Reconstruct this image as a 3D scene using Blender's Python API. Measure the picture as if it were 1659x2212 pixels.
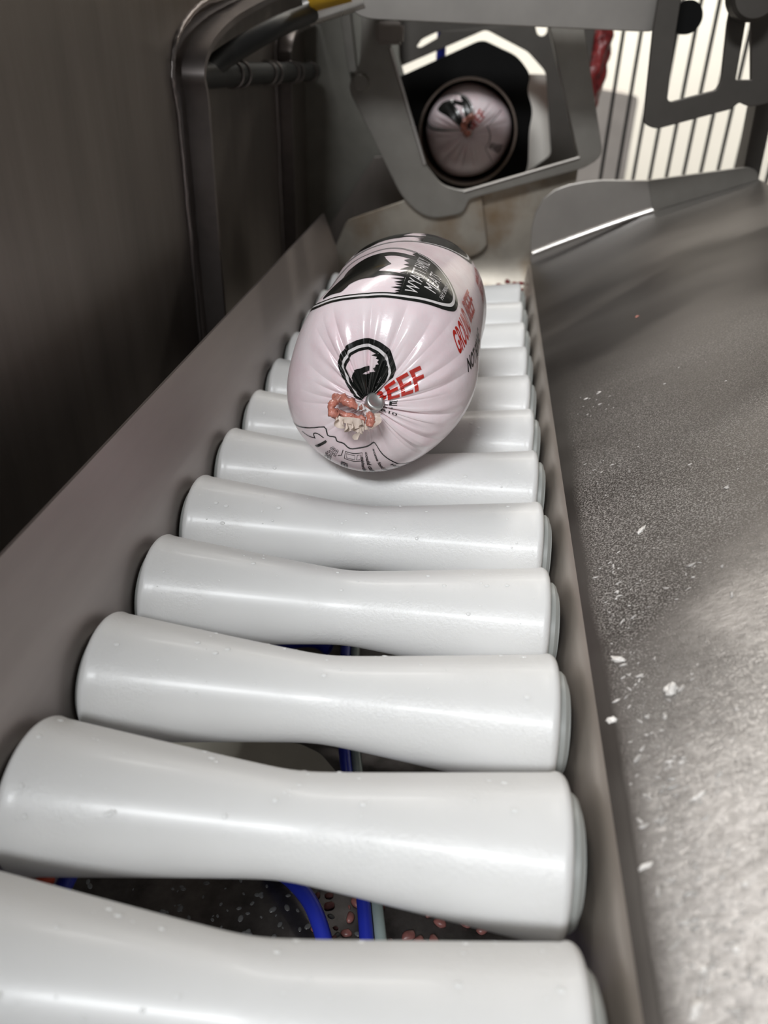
import bpy, bmesh, math, random
import numpy as np
from mathutils import Vector, Matrix, noise

# ------------------------------------------------------------------ clear
for o in list(bpy.data.objects):
    bpy.data.objects.remove(o)
scene = bpy.context.scene
COL = scene.collection
random.seed(7)
rng = np.random.default_rng(11)

# ------------------------------------------------------------------ camera
CAM = Vector((0.0317039, -0.0321921, 0.1562102))
RIGHT = Vector((0.992408, 0.120686, 0.023676))
DOWN = Vector((0.083502, -0.519858, -0.850162))
FWD = Vector((-0.090295, 0.845685, -0.525988))
cam_data = bpy.data.cameras.new('camera')
cam = bpy.data.objects.new('camera', cam_data)
COL.objects.link(cam)
m = Matrix.Identity(4)
for i in range(3):
    m[i][0] = RIGHT[i]; m[i][1] = -DOWN[i]; m[i][2] = -FWD[i]; m[i][3] = CAM[i]
cam.matrix_world = m
cam_data.sensor_fit = 'HORIZONTAL'
cam_data.sensor_width = 36.0
cam_data.lens = 1690 / 1659 * 36.0
cam_data.clip_start = 0.005
cam_data.clip_end = 50
cam_data.dof.use_dof = True
cam_data.dof.focus_distance = 0.262
cam_data.dof.aperture_fstop = 17.0
scene.camera = cam

# ------------------------------------------------------------------ world, lamps, exposure
world = bpy.data.worlds.new('world')
scene.world = world
world.use_nodes = True
bg = world.node_tree.nodes['Background']
bg.inputs['Color'].default_value = (1.0, 0.97, 0.94, 1)
bg.inputs['Strength'].default_value = 0.10

def area(name, loc, target, sx, sy, watts, color):
    l = bpy.data.lights.new(name, 'AREA')
    l.shape = 'RECTANGLE'; l.size = sx; l.size_y = sy; l.energy = watts; l.color = color
    o = bpy.data.objects.new(name, l); COL.objects.link(o)
    o.location = loc
    o.rotation_euler = (Vector(target) - Vector(loc)).to_track_quat('-Z', 'Y').to_euler()
    return o
area('ceiling_lamp_ahead', (-0.85, 0.95, 2.0), (-0.60, 0.80, 0), 1.8, 0.10, 24, (1.0, 0.97, 0.93))
area('ceiling_lamp_behind', (-0.40, -1.95, 2.0), (-0.10, -0.4, 0), 0.8, 0.40, 64, (0.95, 0.98, 1.0))
area('far_wall_fill_light', (0.4, 1.75, 1.3), (0.4, 2.4, 0.0), 1.6, 0.2, 40, (1.0, 0.95, 0.86))  # added light that brightens the far white wall, no known fixture

vs = scene.view_settings
vs.view_transform = 'Standard'
vs.look = 'None'
vs.exposure = 0.0
vs.gamma = 1.0
vs.use_curve_mapping = False

# ------------------------------------------------------------------ materials
MATS = {}
def mat(name):
    mt = bpy.data.materials.new(name); mt.use_nodes = True
    MATS[name] = mt
    return mt, mt.node_tree.nodes, mt.node_tree.links, mt.node_tree.nodes['Principled BSDF']

def N(nodes, typ, **kw):
    n = nodes.new(typ)
    for k, v in kw.items():
        if k in n.inputs: n.inputs[k].default_value = v
        else: setattr(n, k, v)
    return n

def ramp(nodes, stops):
    r = nodes.new('ShaderNodeValToRGB')
    e = r.color_ramp.elements
    while len(e) < len(stops): e.new(0.5)
    for i, (p, c) in enumerate(stops):
        e[i].position = p
        e[i].color = c if len(c) == 4 else (*c, 1)
    return r

def plain(name, color, rough=0.5, metal=0.0, nscale=60, var=0.12, bump=0.0, bscale=200, spec=0.5, coat=0.0, sss=0.0):
    mt, nd, lk, b = mat(name)
    tc = N(nd, 'ShaderNodeTexCoord')
    nz = N(nd, 'ShaderNodeTexNoise', Scale=nscale, Detail=4.0)
    lk.new(tc.outputs['Object'], nz.inputs['Vector'])
    c0 = tuple(max(0, c * (1 - var)) for c in color); c1 = tuple(min(1, c * (1 + var)) for c in color)
    rp = ramp(nd, [(0.3, c0), (0.7, c1)])
    lk.new(nz.outputs['Fac'], rp.inputs['Fac'])
    lk.new(rp.outputs['Color'], b.inputs['Base Color'])
    b.inputs['Roughness'].default_value = rough
    b.inputs['Metallic'].default_value = metal
    b.inputs['Specular IOR Level'].default_value = spec
    if coat: b.inputs['Coat Weight'].default_value = coat; b.inputs['Coat Roughness'].default_value = 0.12
    if sss:
        b.inputs['Subsurface Weight'].default_value = sss
        b.inputs['Subsurface Radius'].default_value = (0.004, 0.004, 0.004)
        b.inputs['Subsurface Scale'].default_value = 1.0
    if bump:
        bn = N(nd, 'ShaderNodeTexNoise', Scale=bscale, Detail=3.0)
        lk.new(tc.outputs['Object'], bn.inputs['Vector'])
        bp = N(nd, 'ShaderNodeBump', Strength=bump, Distance=0.001)
        lk.new(bn.outputs['Fac'], bp.inputs['Height'])
        lk.new(bp.outputs['Normal'], b.inputs['Normal'])
    return mt

def steel(name, color, rough=0.4, stretch=(1, 1, 1), scale=40, rvar=0.12, cvar=0.15, stain=None):
    """Worn stainless steel: streaky roughness, blotchy tone, optional stain colour."""
    mt, nd, lk, b = mat(name)
    tc = N(nd, 'ShaderNodeTexCoord')
    mp = N(nd, 'ShaderNodeMapping'); mp.inputs['Scale'].default_value = stretch
    lk.new(tc.outputs['Object'], mp.inputs['Vector'])
    n1 = N(nd, 'ShaderNodeTexNoise', Scale=scale, Detail=5.0, Roughness=0.6)
    lk.new(mp.outputs['Vector'], n1.inputs['Vector'])
    n2 = N(nd, 'ShaderNodeTexNoise', Scale=9.0, Detail=3.0)
    lk.new(tc.outputs['Object'], n2.inputs['Vector'])
    c0 = tuple(c * (1 - cvar) for c in color); c1 = tuple(min(1, c * (1 + cvar)) for c in color)
    rp = ramp(nd, [(0.3, c0), (0.7, c1)])
    lk.new(n1.outputs['Fac'], rp.inputs['Fac'])
    out = rp.outputs['Color']
    if stain:
        r2 = ramp(nd, [(0.45, (0, 0, 0)), (0.72, (1, 1, 1))])
        n3 = N(nd, 'ShaderNodeTexNoise', Scale=28.0, Detail=5.0)
        lk.new(tc.outputs['Object'], n3.inputs['Vector'])
        lk.new(n3.outputs['Fac'], r2.inputs['Fac'])
        mx = N(nd, 'ShaderNodeMix', data_type='RGBA')
        mx.inputs[7].default_value = (*stain, 1)
        lk.new(r2.outputs['Color'], mx.inputs[0]); lk.new(out, mx.inputs[6])
        out = mx.outputs[2]
    lk.new(out, b.inputs['Base Color'])
    mr = N(nd, 'ShaderNodeMapRange')
    mr.inputs['To Min'].default_value = max(0.05, rough - rvar); mr.inputs['To Max'].default_value = rough + rvar
    lk.new(n2.outputs['Fac'], mr.inputs['Value'])
    lk.new(mr.outputs['Result'], b.inputs['Roughness'])
    b.inputs['Metallic'].default_value = 0.9
    bp = N(nd, 'ShaderNodeBump', Strength=0.06, Distance=0.0006)
    lk.new(n1.outputs['Fac'], bp.inputs['Height']); lk.new(bp.outputs['Normal'], b.inputs['Normal'])
    return mt

# white wet acetal of the rollers
def roller_mat():
    mt, nd, lk, b = mat('roller_plastic')
    tc = N(nd, 'ShaderNodeTexCoord')
    nz = N(nd, 'ShaderNodeTexNoise', Scale=30.0, Detail=3.0)
    lk.new(tc.outputs['Object'], nz.inputs['Vector'])
    rp = ramp(nd, [(0.3, (0.76, 0.755, 0.745)), (0.7, (0.81, 0.805, 0.795))])
    lk.new(nz.outputs['Fac'], rp.inputs['Fac']); lk.new(rp.outputs['Color'], b.inputs['Base Color'])
    wet = N(nd, 'ShaderNodeTexNoise', Scale=900.0, Detail=3.0, Roughness=0.7)
    lk.new(tc.outputs['Object'], wet.inputs['Vector'])
    msk = N(nd, 'ShaderNodeTexNoise', Scale=45.0, Detail=2.0)
    lk.new(tc.outputs['Object'], msk.inputs['Vector'])
    mm = N(nd, 'ShaderNodeMath', operation='MULTIPLY')
    r2 = ramp(nd, [(0.45, (0, 0, 0)), (0.65, (1, 1, 1))])
    lk.new(msk.outputs['Fac'], r2.inputs['Fac'])
    lk.new(wet.outputs['Fac'], mm.inputs[0]); lk.new(r2.outputs['Color'], mm.inputs[1])
    bp = N(nd, 'ShaderNodeBump', Strength=0.5, Distance=0.0004)
    lk.new(mm.outputs[0], bp.inputs['Height']); lk.new(bp.outputs['Normal'], b.inputs['Normal'])
    b.inputs['Roughness'].default_value = 0.38
    b.inputs['Subsurface Weight'].default_value = 0.35
    b.inputs['Subsurface Radius'].default_value = (0.006, 0.006, 0.0055)
    b.inputs['Subsurface Scale'].default_value = 1.0
    b.inputs['Coat Weight'].default_value = 0.08
    b.inputs['Coat Roughness'].default_value = 0.14
    return mt
M_ROLL = roller_mat()
M_COLLAR = plain('collar_plastic', (0.36, 0.37, 0.355), 0.4)
M_BLACK = plain('black_rubber', (0.012, 0.012, 0.012), 0.45, bump=0.1)
M_HOLE = plain('black_housing_plastic', (0.004, 0.004, 0.004), 0.7, spec=0.15)
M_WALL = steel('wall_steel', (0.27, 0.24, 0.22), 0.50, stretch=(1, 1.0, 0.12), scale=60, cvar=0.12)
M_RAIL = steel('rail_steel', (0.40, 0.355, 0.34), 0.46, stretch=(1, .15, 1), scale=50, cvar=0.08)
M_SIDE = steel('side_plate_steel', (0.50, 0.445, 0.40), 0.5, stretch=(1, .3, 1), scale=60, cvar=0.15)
M_POST = steel('post_steel', (0.27, 0.24, 0.23), 0.42)
M_GREEN = steel('grey_green_steel', (0.27, 0.26, 0.23), 0.5, cvar=0.1)
M_PLATE = steel('end_plate_steel', (0.30, 0.285, 0.26), 0.42, cvar=0.1)
M_APRON = steel('stained_apron_steel', (0.43, 0.39, 0.335), 0.5, cvar=0.12, stain=(0.25, 0.165, 0.09))
M_BRIGHT = steel('polished_edge_steel', (0.82, 0.79, 0.76), 0.28, cvar=0.05)
M_BEAM = steel('beam_steel', (0.40, 0.375, 0.35), 0.42, cvar=0.06)
M_BRACKET = steel('bracket_steel', (0.12, 0.11, 0.10), 0.5, cvar=0.08)
M_PAN = steel('drip_pan_steel', (0.12, 0.11, 0.105), 0.32, cvar=0.4, scale=90)
M_BLUE = plain('blue_hose_plastic', (0.02, 0.035, 0.42), 0.35, var=0.1)
M_CLEARHOSE = plain('grey_hose_plastic', (0.28, 0.34, 0.33), 0.3)
M_CREAM = plain('cream_board', (0.62, 0.59, 0.50), 0.6, var=0.05)
M_YELLOW = plain('yellow_band', (0.62, 0.36, 0.02), 0.45)
M_MEAT = plain('raw_meat', (0.20, 0.022, 0.022), 0.35, nscale=160, var=0.6, bump=0.5, bscale=300)
M_CRUMB = plain('meat_crumb', (0.22, 0.085, 0.075), 0.4, nscale=200, var=0.4)
M_FAT = plain('pale_fat', (0.84, 0.80, 0.76), 0.28, nscale=150, var=0.15, bump=0.4, bscale=500, coat=0.5)
M_FLECK = plain('grease_fleck', (0.47, 0.445, 0.425), 0.25, nscale=200, var=0.3, coat=0.4)
M_WHITEWALL = plain('white_wall_paint', (0.86, 0.83, 0.76), 0.7, var=0.04, nscale=3)
M_GREY = plain('grey_panel_paint', (0.36, 0.33, 0.31), 0.6, var=0.1, nscale=20)
M_PALE = plain('pale_panel_paint', (0.80, 0.76, 0.70), 0.6, var=0.06, nscale=20)
M_BAR = plain('dark_grille_bar', (0.03, 0.027, 0.025), 0.5)
M_FLOOR = plain('floor_concrete', (0.16, 0.15, 0.14), 0.6, nscale=12)
M_CLIP = steel('aluminium_clip', (0.62, 0.62, 0.61), 0.38, cvar=0.05)
M_INKK = plain('black_ink', (0.008, 0.009, 0.008), 0.22, var=0.3, coat=0.4)
M_INKR = plain('red_ink', (0.50, 0.022, 0.014), 0.24, var=0.12, coat=0.4)
M_INKW = plain('bare_film_white', (0.74, 0.70, 0.70), 0.26, var=0.05, coat=0.3)
M_TAIL = plain('meat_tail', (0.52, 0.19, 0.14), 0.35, nscale=350, var=0.35, bump=0.5, bscale=900, coat=0.4, sss=0.2)
M_FRILL = plain('casing_edge', (0.72, 0.60, 0.52), 0.4, nscale=250, var=0.25)
M_TUBE = steel('horn_tube_steel', (0.28, 0.23, 0.20), 0.35, cvar=0.1)

def film_mat():
    mt, nd, lk, b = mat('pink_casing_film')
    tc = N(nd, 'ShaderNodeTexCoord')
    n1 = N(nd, 'ShaderNodeTexNoise', Scale=55.0, Detail=4.0, Roughness=0.6)
    lk.new(tc.outputs['Object'], n1.inputs['Vector'])
    rp = ramp(nd, [(0.3, (0.86, 0.68, 0.72)), (0.52, (0.91, 0.77, 0.80)), (0.75, (0.93, 0.83, 0.85))])
    lk.new(n1.outputs['Fac'], rp.inputs['Fac']); lk.new(rp.outputs['Color'], b.inputs['Base Color'])
    b.inputs['Roughness'].default_value = 0.27
    b.inputs['Coat Weight'].default_value = 0.35
    b.inputs['Coat Roughness'].default_value = 0.12
    b.inputs['Subsurface Weight'].default_value = 0.15
    b.inputs['Subsurface Radius'].default_value = (0.003, 0.0015, 0.0015)
    b.inputs['Subsurface Scale'].default_value = 1.0
    n2 = N(nd, 'ShaderNodeTexNoise', Scale=260.0, Detail=4.0, Roughness=0.65)
    lk.new(tc.outputs['Object'], n2.inputs['Vector'])
    bp = N(nd, 'ShaderNodeBump', Strength=0.22, Distance=0.0006)
    lk.new(n2.outputs['Fac'], bp.inputs['Height']); lk.new(bp.outputs['Normal'], b.inputs['Normal'])
    return mt
M_FILM = film_mat()

def tray_mat():
    """Stainless tray with smeary reflections, a frosty, grainy film of fat and a painted wet sheen."""
    mt, nd, lk, b = mat('frosted_tray_steel')
    tc = N(nd, 'ShaderNodeTexCoord')
    mp = N(nd, 'ShaderNodeMapping'); mp.inputs['Scale'].default_value = (0.25, 1, 0.25)
    mp.inputs['Rotation'].default_value = (0, 0, 0.25)
    lk.new(tc.outputs['Object'], mp.inputs['Vector'])
    big = N(nd, 'ShaderNodeTexNoise', Scale=22.0, Detail=3.0)
    lk.new(mp.outputs['Vector'], big.inputs['Vector'])
    rp = ramp(nd, [(0.3, (0.075, 0.067, 0.062)), (0.7, (0.135, 0.125, 0.118))])
    lk.new(big.outputs['Fac'], rp.inputs['Fac'])
    # frost mask: grainy, patchy
    patch = N(nd, 'ShaderNodeTexNoise', Scale=16.0, Detail=4.0)
    lk.new(tc.outputs['Object'], patch.inputs['Vector'])
    sp = N(nd, 'ShaderNodeSeparateXYZ'); lk.new(tc.outputs['Object'], sp.inputs[0])
    yr = N(nd, 'ShaderNodeMapRange')
    yr.inputs['From Min'].default_value = 0.36; yr.inputs['From Max'].default_value = 0.08
    lk.new(sp.outputs['Y'], yr.inputs['Value'])
    mul = N(nd, 'ShaderNodeMath', operation='MULTIPLY')
    pr = ramp(nd, [(0.35, (0.15, 0.15, 0.15)), (0.65, (1, 1, 1))])
    lk.new(patch.outputs['Fac'], pr.inputs['Fac'])
    lk.new(pr.outputs['Color'], mul.inputs[0]); lk.new(yr.outputs['Result'], mul.inputs[1])
    grain = N(nd, 'ShaderNodeTexNoise', Scale=1900.0, Detail=3.0, Roughness=0.65)
    lk.new(tc.outputs['Object'], grain.inputs['Vector'])
    gr = ramp(nd, [(0.47, (0, 0, 0)), (0.68, (1, 1, 1))])
    lk.new(grain.outputs['Fac'], gr.inputs['Fac'])
    mid = N(nd, 'ShaderNodeTexNoise', Scale=650.0, Detail=4.0, Roughness=0.65)
    mp2 = N(nd, 'ShaderNodeMapping'); mp2.inputs['Scale'].default_value = (0.45, 1, 0.45); mp2.inputs['Rotation'].default_value = (0, 0, -0.7)
    lk.new(tc.outputs['Object'], mp2.inputs['Vector']); lk.new(mp2.outputs['Vector'], mid.inputs['Vector'])
    ex = N(nd, 'ShaderNodeMath', operation='MULTIPLY_ADD'); ex.inputs[1].default_value = 0.006
    lk.new(patch.outputs['Fac'], ex.inputs[0]); lk.new(sp.outputs['X'], ex.inputs[2])
    ed = N(nd, 'ShaderNodeMapRange'); ed.inputs['From Min'].default_value = 0.0755; ed.inputs['From Max'].default_value = 0.0800
    lk.new(ex.outputs[0], ed.inputs['Value'])
    fra = N(nd, 'ShaderNodeMath', operation='MULTIPLY')
    lk.new(gr.outputs['Color'], fra.inputs[0]); lk.new(mul.outputs[0], fra.inputs[1])
    fr = N(nd, 'ShaderNodeMath', operation='MULTIPLY')
    lk.new(fra.outputs[0], fr.inputs[0]); lk.new(ed.outputs['Result'], fr.inputs[1])
    # wet reflection painted as a pale film, stronger towards the near, upper tray
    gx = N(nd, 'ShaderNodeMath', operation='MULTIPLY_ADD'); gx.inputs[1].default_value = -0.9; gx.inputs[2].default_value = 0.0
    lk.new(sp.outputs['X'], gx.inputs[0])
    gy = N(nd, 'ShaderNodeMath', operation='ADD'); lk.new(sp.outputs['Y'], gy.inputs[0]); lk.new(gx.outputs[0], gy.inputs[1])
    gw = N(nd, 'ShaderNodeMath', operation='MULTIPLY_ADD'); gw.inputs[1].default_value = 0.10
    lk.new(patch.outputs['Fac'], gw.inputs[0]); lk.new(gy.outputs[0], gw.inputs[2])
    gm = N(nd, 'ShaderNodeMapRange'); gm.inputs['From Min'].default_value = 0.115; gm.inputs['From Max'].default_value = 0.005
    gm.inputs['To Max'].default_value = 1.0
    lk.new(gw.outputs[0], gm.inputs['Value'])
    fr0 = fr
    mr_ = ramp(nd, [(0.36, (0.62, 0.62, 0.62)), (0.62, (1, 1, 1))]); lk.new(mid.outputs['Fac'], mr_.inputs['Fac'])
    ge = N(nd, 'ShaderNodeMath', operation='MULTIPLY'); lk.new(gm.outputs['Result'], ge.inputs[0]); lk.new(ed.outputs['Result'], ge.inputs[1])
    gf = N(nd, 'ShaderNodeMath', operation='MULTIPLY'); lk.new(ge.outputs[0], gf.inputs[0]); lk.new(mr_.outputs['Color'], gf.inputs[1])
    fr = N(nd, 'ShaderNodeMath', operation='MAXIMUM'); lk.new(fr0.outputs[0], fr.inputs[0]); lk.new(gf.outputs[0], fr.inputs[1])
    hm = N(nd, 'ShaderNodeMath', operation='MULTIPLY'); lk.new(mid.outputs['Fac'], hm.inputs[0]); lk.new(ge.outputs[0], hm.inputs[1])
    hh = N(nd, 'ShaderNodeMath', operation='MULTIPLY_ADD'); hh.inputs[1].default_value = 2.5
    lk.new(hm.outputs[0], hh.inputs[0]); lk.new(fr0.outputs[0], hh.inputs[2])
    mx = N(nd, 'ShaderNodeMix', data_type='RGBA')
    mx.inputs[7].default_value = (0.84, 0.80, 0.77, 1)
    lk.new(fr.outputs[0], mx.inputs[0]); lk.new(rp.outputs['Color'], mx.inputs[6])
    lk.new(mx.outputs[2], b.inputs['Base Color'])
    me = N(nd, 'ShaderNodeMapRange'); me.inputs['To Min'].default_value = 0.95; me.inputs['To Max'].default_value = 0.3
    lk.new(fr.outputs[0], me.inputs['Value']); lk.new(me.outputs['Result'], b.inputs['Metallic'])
    rr = N(nd, 'ShaderNodeMapRange'); rr.inputs['To Min'].default_value = 0.30; rr.inputs['To Max'].default_value = 0.48
    lk.new(big.outputs['Fac'], rr.inputs['Value']); lk.new(rr.outputs['Result'], b.inputs['Roughness'])
    bp = N(nd, 'ShaderNodeBump', Strength=0.45, Distance=0.0005)
    lk.new(hh.outputs[0], bp.inputs['Height']); lk.new(bp.outputs['Normal'], b.inputs['Normal'])
    return mt
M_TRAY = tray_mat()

def droplet_mat():
    mt, nd, lk, b = mat('water_droplet')
    b.inputs['Base Color'].default_value = (0.86, 0.86, 0.85, 1)
    b.inputs['Roughness'].default_value = 0.06
    b.inputs['IOR'].default_value = 1.33
    return mt
M_DROP = droplet_mat()

M_WATER = plain('dark_water', (0.10, 0.10, 0.10), 0.08, spec=0.8)
# ------------------------------------------------------------------ object helpers
def link(name, me, material, parent=None, smooth=None):
    o = bpy.data.objects.new(name, me)
    COL.objects.link(o)
    if material and not me.materials: me.materials.append(material)
    if parent: o.parent = parent
    if smooth is not None:
        for p in me.polygons: p.use_smooth = True
        if smooth < 179:
            md = None
            me.set_sharp_from_angle(angle=math.radians(smooth))
    return o
def from_bm(name, bm, material, parent=None, smooth=None):
    me = bpy.data.meshes.new(name)
    bmesh.ops.recalc_face_normals(bm, faces=bm.faces)
    bm.to_mesh(me); bm.free()
    return link(name, me, material, parent, smooth)
def empty(name, loc=(0, 0, 0)):
    o = bpy.data.objects.new(name, None); o.empty_display_size = 0.01
    COL.objects.link(o); o.location = loc
    return o
def tag(o, label=None, cat=None, group=None, kind=None):
    if label: o['label'] = label
    if cat: o['category'] = cat
    if group: o['group'] = group
    if kind: o['kind'] = kind
    return o

def bm_box(bm, lo, hi, bevel=0.0):
    r = bmesh.ops.create_cube(bm, size=1.0)
    vs_ = r['verts']
    for v in vs_:
        v.co = Vector([lo[i] + (v.co[i] + 0.5) * (hi[i] - lo[i]) for i in range(3)])
    if bevel:
        es = list({e for v in vs_ for e in v.link_edges})
        bmesh.ops.bevel(bm, geom=es, offset=bevel, segments=2, affect='EDGES', clamp_overlap=True)
def box(name, lo, hi, material, parent=None, bevel=0.0006):
    bm = bmesh.new(); bm_box(bm, lo, hi, bevel)
    return from_bm(name, bm, material, parent, 35)

def bm_lathe(bm, prof, axis, origin, seg=48, cap=True):
    """prof: list of (along, radius); axis 0/1/2 or a Vector."""
    ax = Vector([1 if i == axis else 0 for i in range(3)]) if isinstance(axis, int) else axis.normalized()
    a = ax.orthogonal().normalized(); b = ax.cross(a)
    rings = []
    for t, r in prof:
        rings.append([bm.verts.new(Vector(origin) + ax * t + (a * math.cos(k * 2 * math.pi / seg) + b * math.sin(k * 2 * math.pi / seg)) * max(r, 1e-6)) for k in range(seg)])
    for i in range(len(rings) - 1):
        for k in range(seg):
            bm.faces.new((rings[i][k], rings[i][(k + 1) % seg], rings[i + 1][(k + 1) % seg], rings[i + 1][k]))
    if cap:
        bm.faces.new(rings[0]); bm.faces.new(rings[-1])
def lathe(name, prof, axis, origin, material, parent=None, seg=48, cap=True, smooth=40):
    bm = bmesh.new(); bm_lathe(bm, prof, axis, origin, seg, cap)
    return from_bm(name, bm, material, parent, smooth)

def catmull(pts, n=8):
    P = [Vector(p) for p in pts]; P = [P[0] * 2 - P[1]] + P + [P[-1] * 2 - P[-2]]
    out = []
    for i in range(1, len(P) - 2):
        for k in range(n):
            t = k / n
            out.append(0.5 * ((2 * P[i]) + (P[i + 1] - P[i - 1]) * t + (2 * P[i - 1] - 5 * P[i] + 4 * P[i + 1] - P[i + 2]) * t * t + (3 * P[i] - P[i - 1] - 3 * P[i + 1] + P[i + 2]) * t ** 3))
    out.append(P[-2]); return out
def bm_tube(bm, path, radius, seg=14, wob=0.0):
    rings = []; prev = None
    for i, p in enumerate(path):
        d = (path[min(i + 1, len(path) - 1)] - path[max(i - 1, 0)]).normalized()
        a = d.orthogonal().normalized() if prev is None else (prev - d * prev.dot(d)).normalized()
        prev = a; b = d.cross(a)
        r = radius[i] if isinstance(radius, (list, tuple)) else radius
        ring = []
        for k in range(seg):
            an = k * 2 * math.pi / seg
            q = p + (a * math.cos(an) + b * math.sin(an)) * r
            if wob: q += (a * math.cos(an) + b * math.sin(an)) * r * wob * (noise.noise(q * 420) + 0.5 * noise.noise(q * 1500))
            ring.append(bm.verts.new(q))
        rings.append(ring)
    for i in range(len(rings) - 1):
        for k in range(seg):
            bm.faces.new((rings[i][k], rings[i][(k + 1) % seg], rings[i + 1][(k + 1) % seg], rings[i + 1][k]))
    bm.faces.new(rings[0]); bm.faces.new(rings[-1])
def tube(name, pts, radius, material, parent=None, n=8, seg=14, wob=0.0):
    bm = bmesh.new(); bm_tube(bm, catmull(pts, n), radius, seg, wob)
    return from_bm(name, bm, material, parent, 60)

def rounded(poly, rad, seg=6):
    """Round the corners of a 2D polygon; rad a number or list."""
    out = []; n = len(poly)
    for i in range(n):
        p0, p, p1 = Vector(poly[i - 1]), Vector(poly[i]), Vector(poly[(i + 1) % n])
        r = rad[i] if isinstance(rad, (list, tuple)) else rad
        d0, d1 = (p0 - p), (p1 - p)
        r = min(r, d0.length * 0.48, d1.length * 0.48)
        if r < 1e-5: out.append(tuple(p)); continue
        a, b = p + d0.normalized() * r, p + d1.normalized() * r
        for k in range(seg + 1):
            t = k / seg
            out.append(tuple(a * (1 - t) ** 2 + p * 2 * t * (1 - t) + b * t * t))
    return out

def fill2d(loops, extrude=0.0, bevel=0.0):
    cu = bpy.data.curves.new('tmp', 'CURVE'); cu.dimensions = '2D'; cu.fill_mode = 'BOTH'
    cu.extrude = extrude; cu.bevel_depth = bevel; cu.bevel_resolution = 1
    for lp in loops:
        s = cu.splines.new('POLY'); s.points.add(len(lp) - 1)
        for i, (x, y) in enumerate(lp): s.points[i].co = (x, y, 0, 1)
        s.use_cyclic_u = True
    ob = bpy.data.objects.new('tmp', cu)
    me = bpy.data.meshes.new_from_object(ob)
    bpy.data.objects.remove(ob); bpy.data.curves.remove(cu)
    return me
def plate(name, loops, plane, at, thick, material, parent=None, bevel=0.0004):
    """Flat plate cut from 2D loops. plane 'XZ' (thick along Y from `at` away) or 'YZ' (thick along X)."""
    bv = min(bevel, thick * 0.3)
    me = fill2d(loops, thick / 2 - bv, bv)
    for v in me.vertices:
        x, y, z = v.co
        v.co = (x, at + thick / 2 + z, y) if plane == 'XZ' else (at + thick / 2 + z, x, y)
    bm = bmesh.new(); bm.from_mesh(me); bmesh.ops.remove_doubles(bm, verts=bm.verts, dist=1e-6)
    bpy.data.meshes.remove(me)
    return from_bm(name, bm, material, parent, 18)

def sheet(name, section, y0, y1, thick, material, parent=None, ny=2):
    """Bent sheet metal: a 2D XZ section line swept along Y with a real thickness."""
    S = [Vector(p) for p in section]; nrm = []
    for i in range(len(S)):
        d = (S[min(i + 1, len(S) - 1)] - S[max(i - 1, 0)]).normalized(); nrm.append(Vector((-d.y, d.x)))
    loop = [(p.x, p.y) for p in S] + [(S[i].x - nrm[i].x * thick, S[i].y - nrm[i].y * thick) for i in range(len(S) - 1, -1, -1)]
    bm = bmesh.new(); rings = []
    for j in range(ny):
        y = y0 + (y1 - y0) * j / (ny - 1)
        rings.append([bm.verts.new((x, y, z)) for x, z in loop])
    n = len(loop)
    for j in range(ny - 1):
        for k in range(n):
            bm.faces.new((rings[j][k], rings[j][(k + 1) % n], rings[j + 1][(k + 1) % n], rings[j + 1][k]))
    h = len(S)
    for rg in (rings[0], rings[-1]):
        for k in range(h - 1):
            bm.faces.new((rg[k], rg[k + 1], rg[n - 2 - k], rg[n - 1 - k]))
    return from_bm(name, bm, material, parent, 25)
def strip_path(name, path, x0, x1, thick, material, parent=None):
    """A flat bar standing out of the wall from x0 to x1, following a YZ path."""
    P = [Vector(p) for p in path]; bm = bmesh.new(); rings = []
    for i, p in enumerate(P):
        d = (P[min(i + 1, len(P) - 1)] - P[max(i - 1, 0)]).normalized(); nn = Vector((-d.y, d.x)) * thick / 2
        rings.append([bm.verts.new((x, q.x, q.y)) for x, q in ((x0, p - nn), (x1, p - nn), (x1, p + nn), (x0, p + nn))])
    for i in range(len(rings) - 1):
        for k in range(4):
            bm.faces.new((rings[i][k], rings[i][(k + 1) % 4], rings[i + 1][(k + 1) % 4], rings[i + 1][k]))
    bm.faces.new(rings[0]); bm.faces.new(rings[-1])
    return from_bm(name, bm, material, parent, 40)
def cat2(pts, n=6): return [(v.x, v.y) for v in catmull([(p[0], p[1], 0) for p in pts], n)]

# ================================================================== STRUCTURE
# steel side wall on the left, with welded ribs
near = [(-0.25, -0.16), (0.366, -0.16), (0.368, 0.118), (0.366, 0.136), (0.380, 0.152), (0.42, 0.1645), (0.48, 0.170), (0.74, 0.185), (0.74, 0.30), (-0.25, 0.30)]
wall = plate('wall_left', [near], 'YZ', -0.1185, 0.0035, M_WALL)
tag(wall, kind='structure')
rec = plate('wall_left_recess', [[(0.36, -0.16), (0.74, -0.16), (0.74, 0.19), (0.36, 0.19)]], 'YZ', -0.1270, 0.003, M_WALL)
tag(rec, kind='structure')
bead_path = [(-0.1145, y, z) for y, z in [(0.366, -0.12), (0.367, 0.05), (0.368, 0.118), (0.366, 0.136), (0.380, 0.152), (0.42, 0.1645), (0.48, 0.170)]]
tube('weld_bead', bead_path, 0.0013, M_POST, wall, n=14, seg=8, wob=0.5)
strip_path('rib', cat2([(0.378, -0.13), (0.377, 0.05), (0.379, 0.12), (0.377, 0.136), (0.392, 0.147), (0.43, 0.157), (0.49, 0.166), (0.6, 0.18)]), -0.1240, -0.1025, 0.003, M_POST, wall)
strip_path('rib', cat2([(0.606, -0.13), (0.606, 0.05), (0.607, 0.128), (0.610, 0.141), (0.632, 0.152), (0.70, 0.158)]), -0.1240, -0.1130, 0.003, M_POST, wall)
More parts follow.
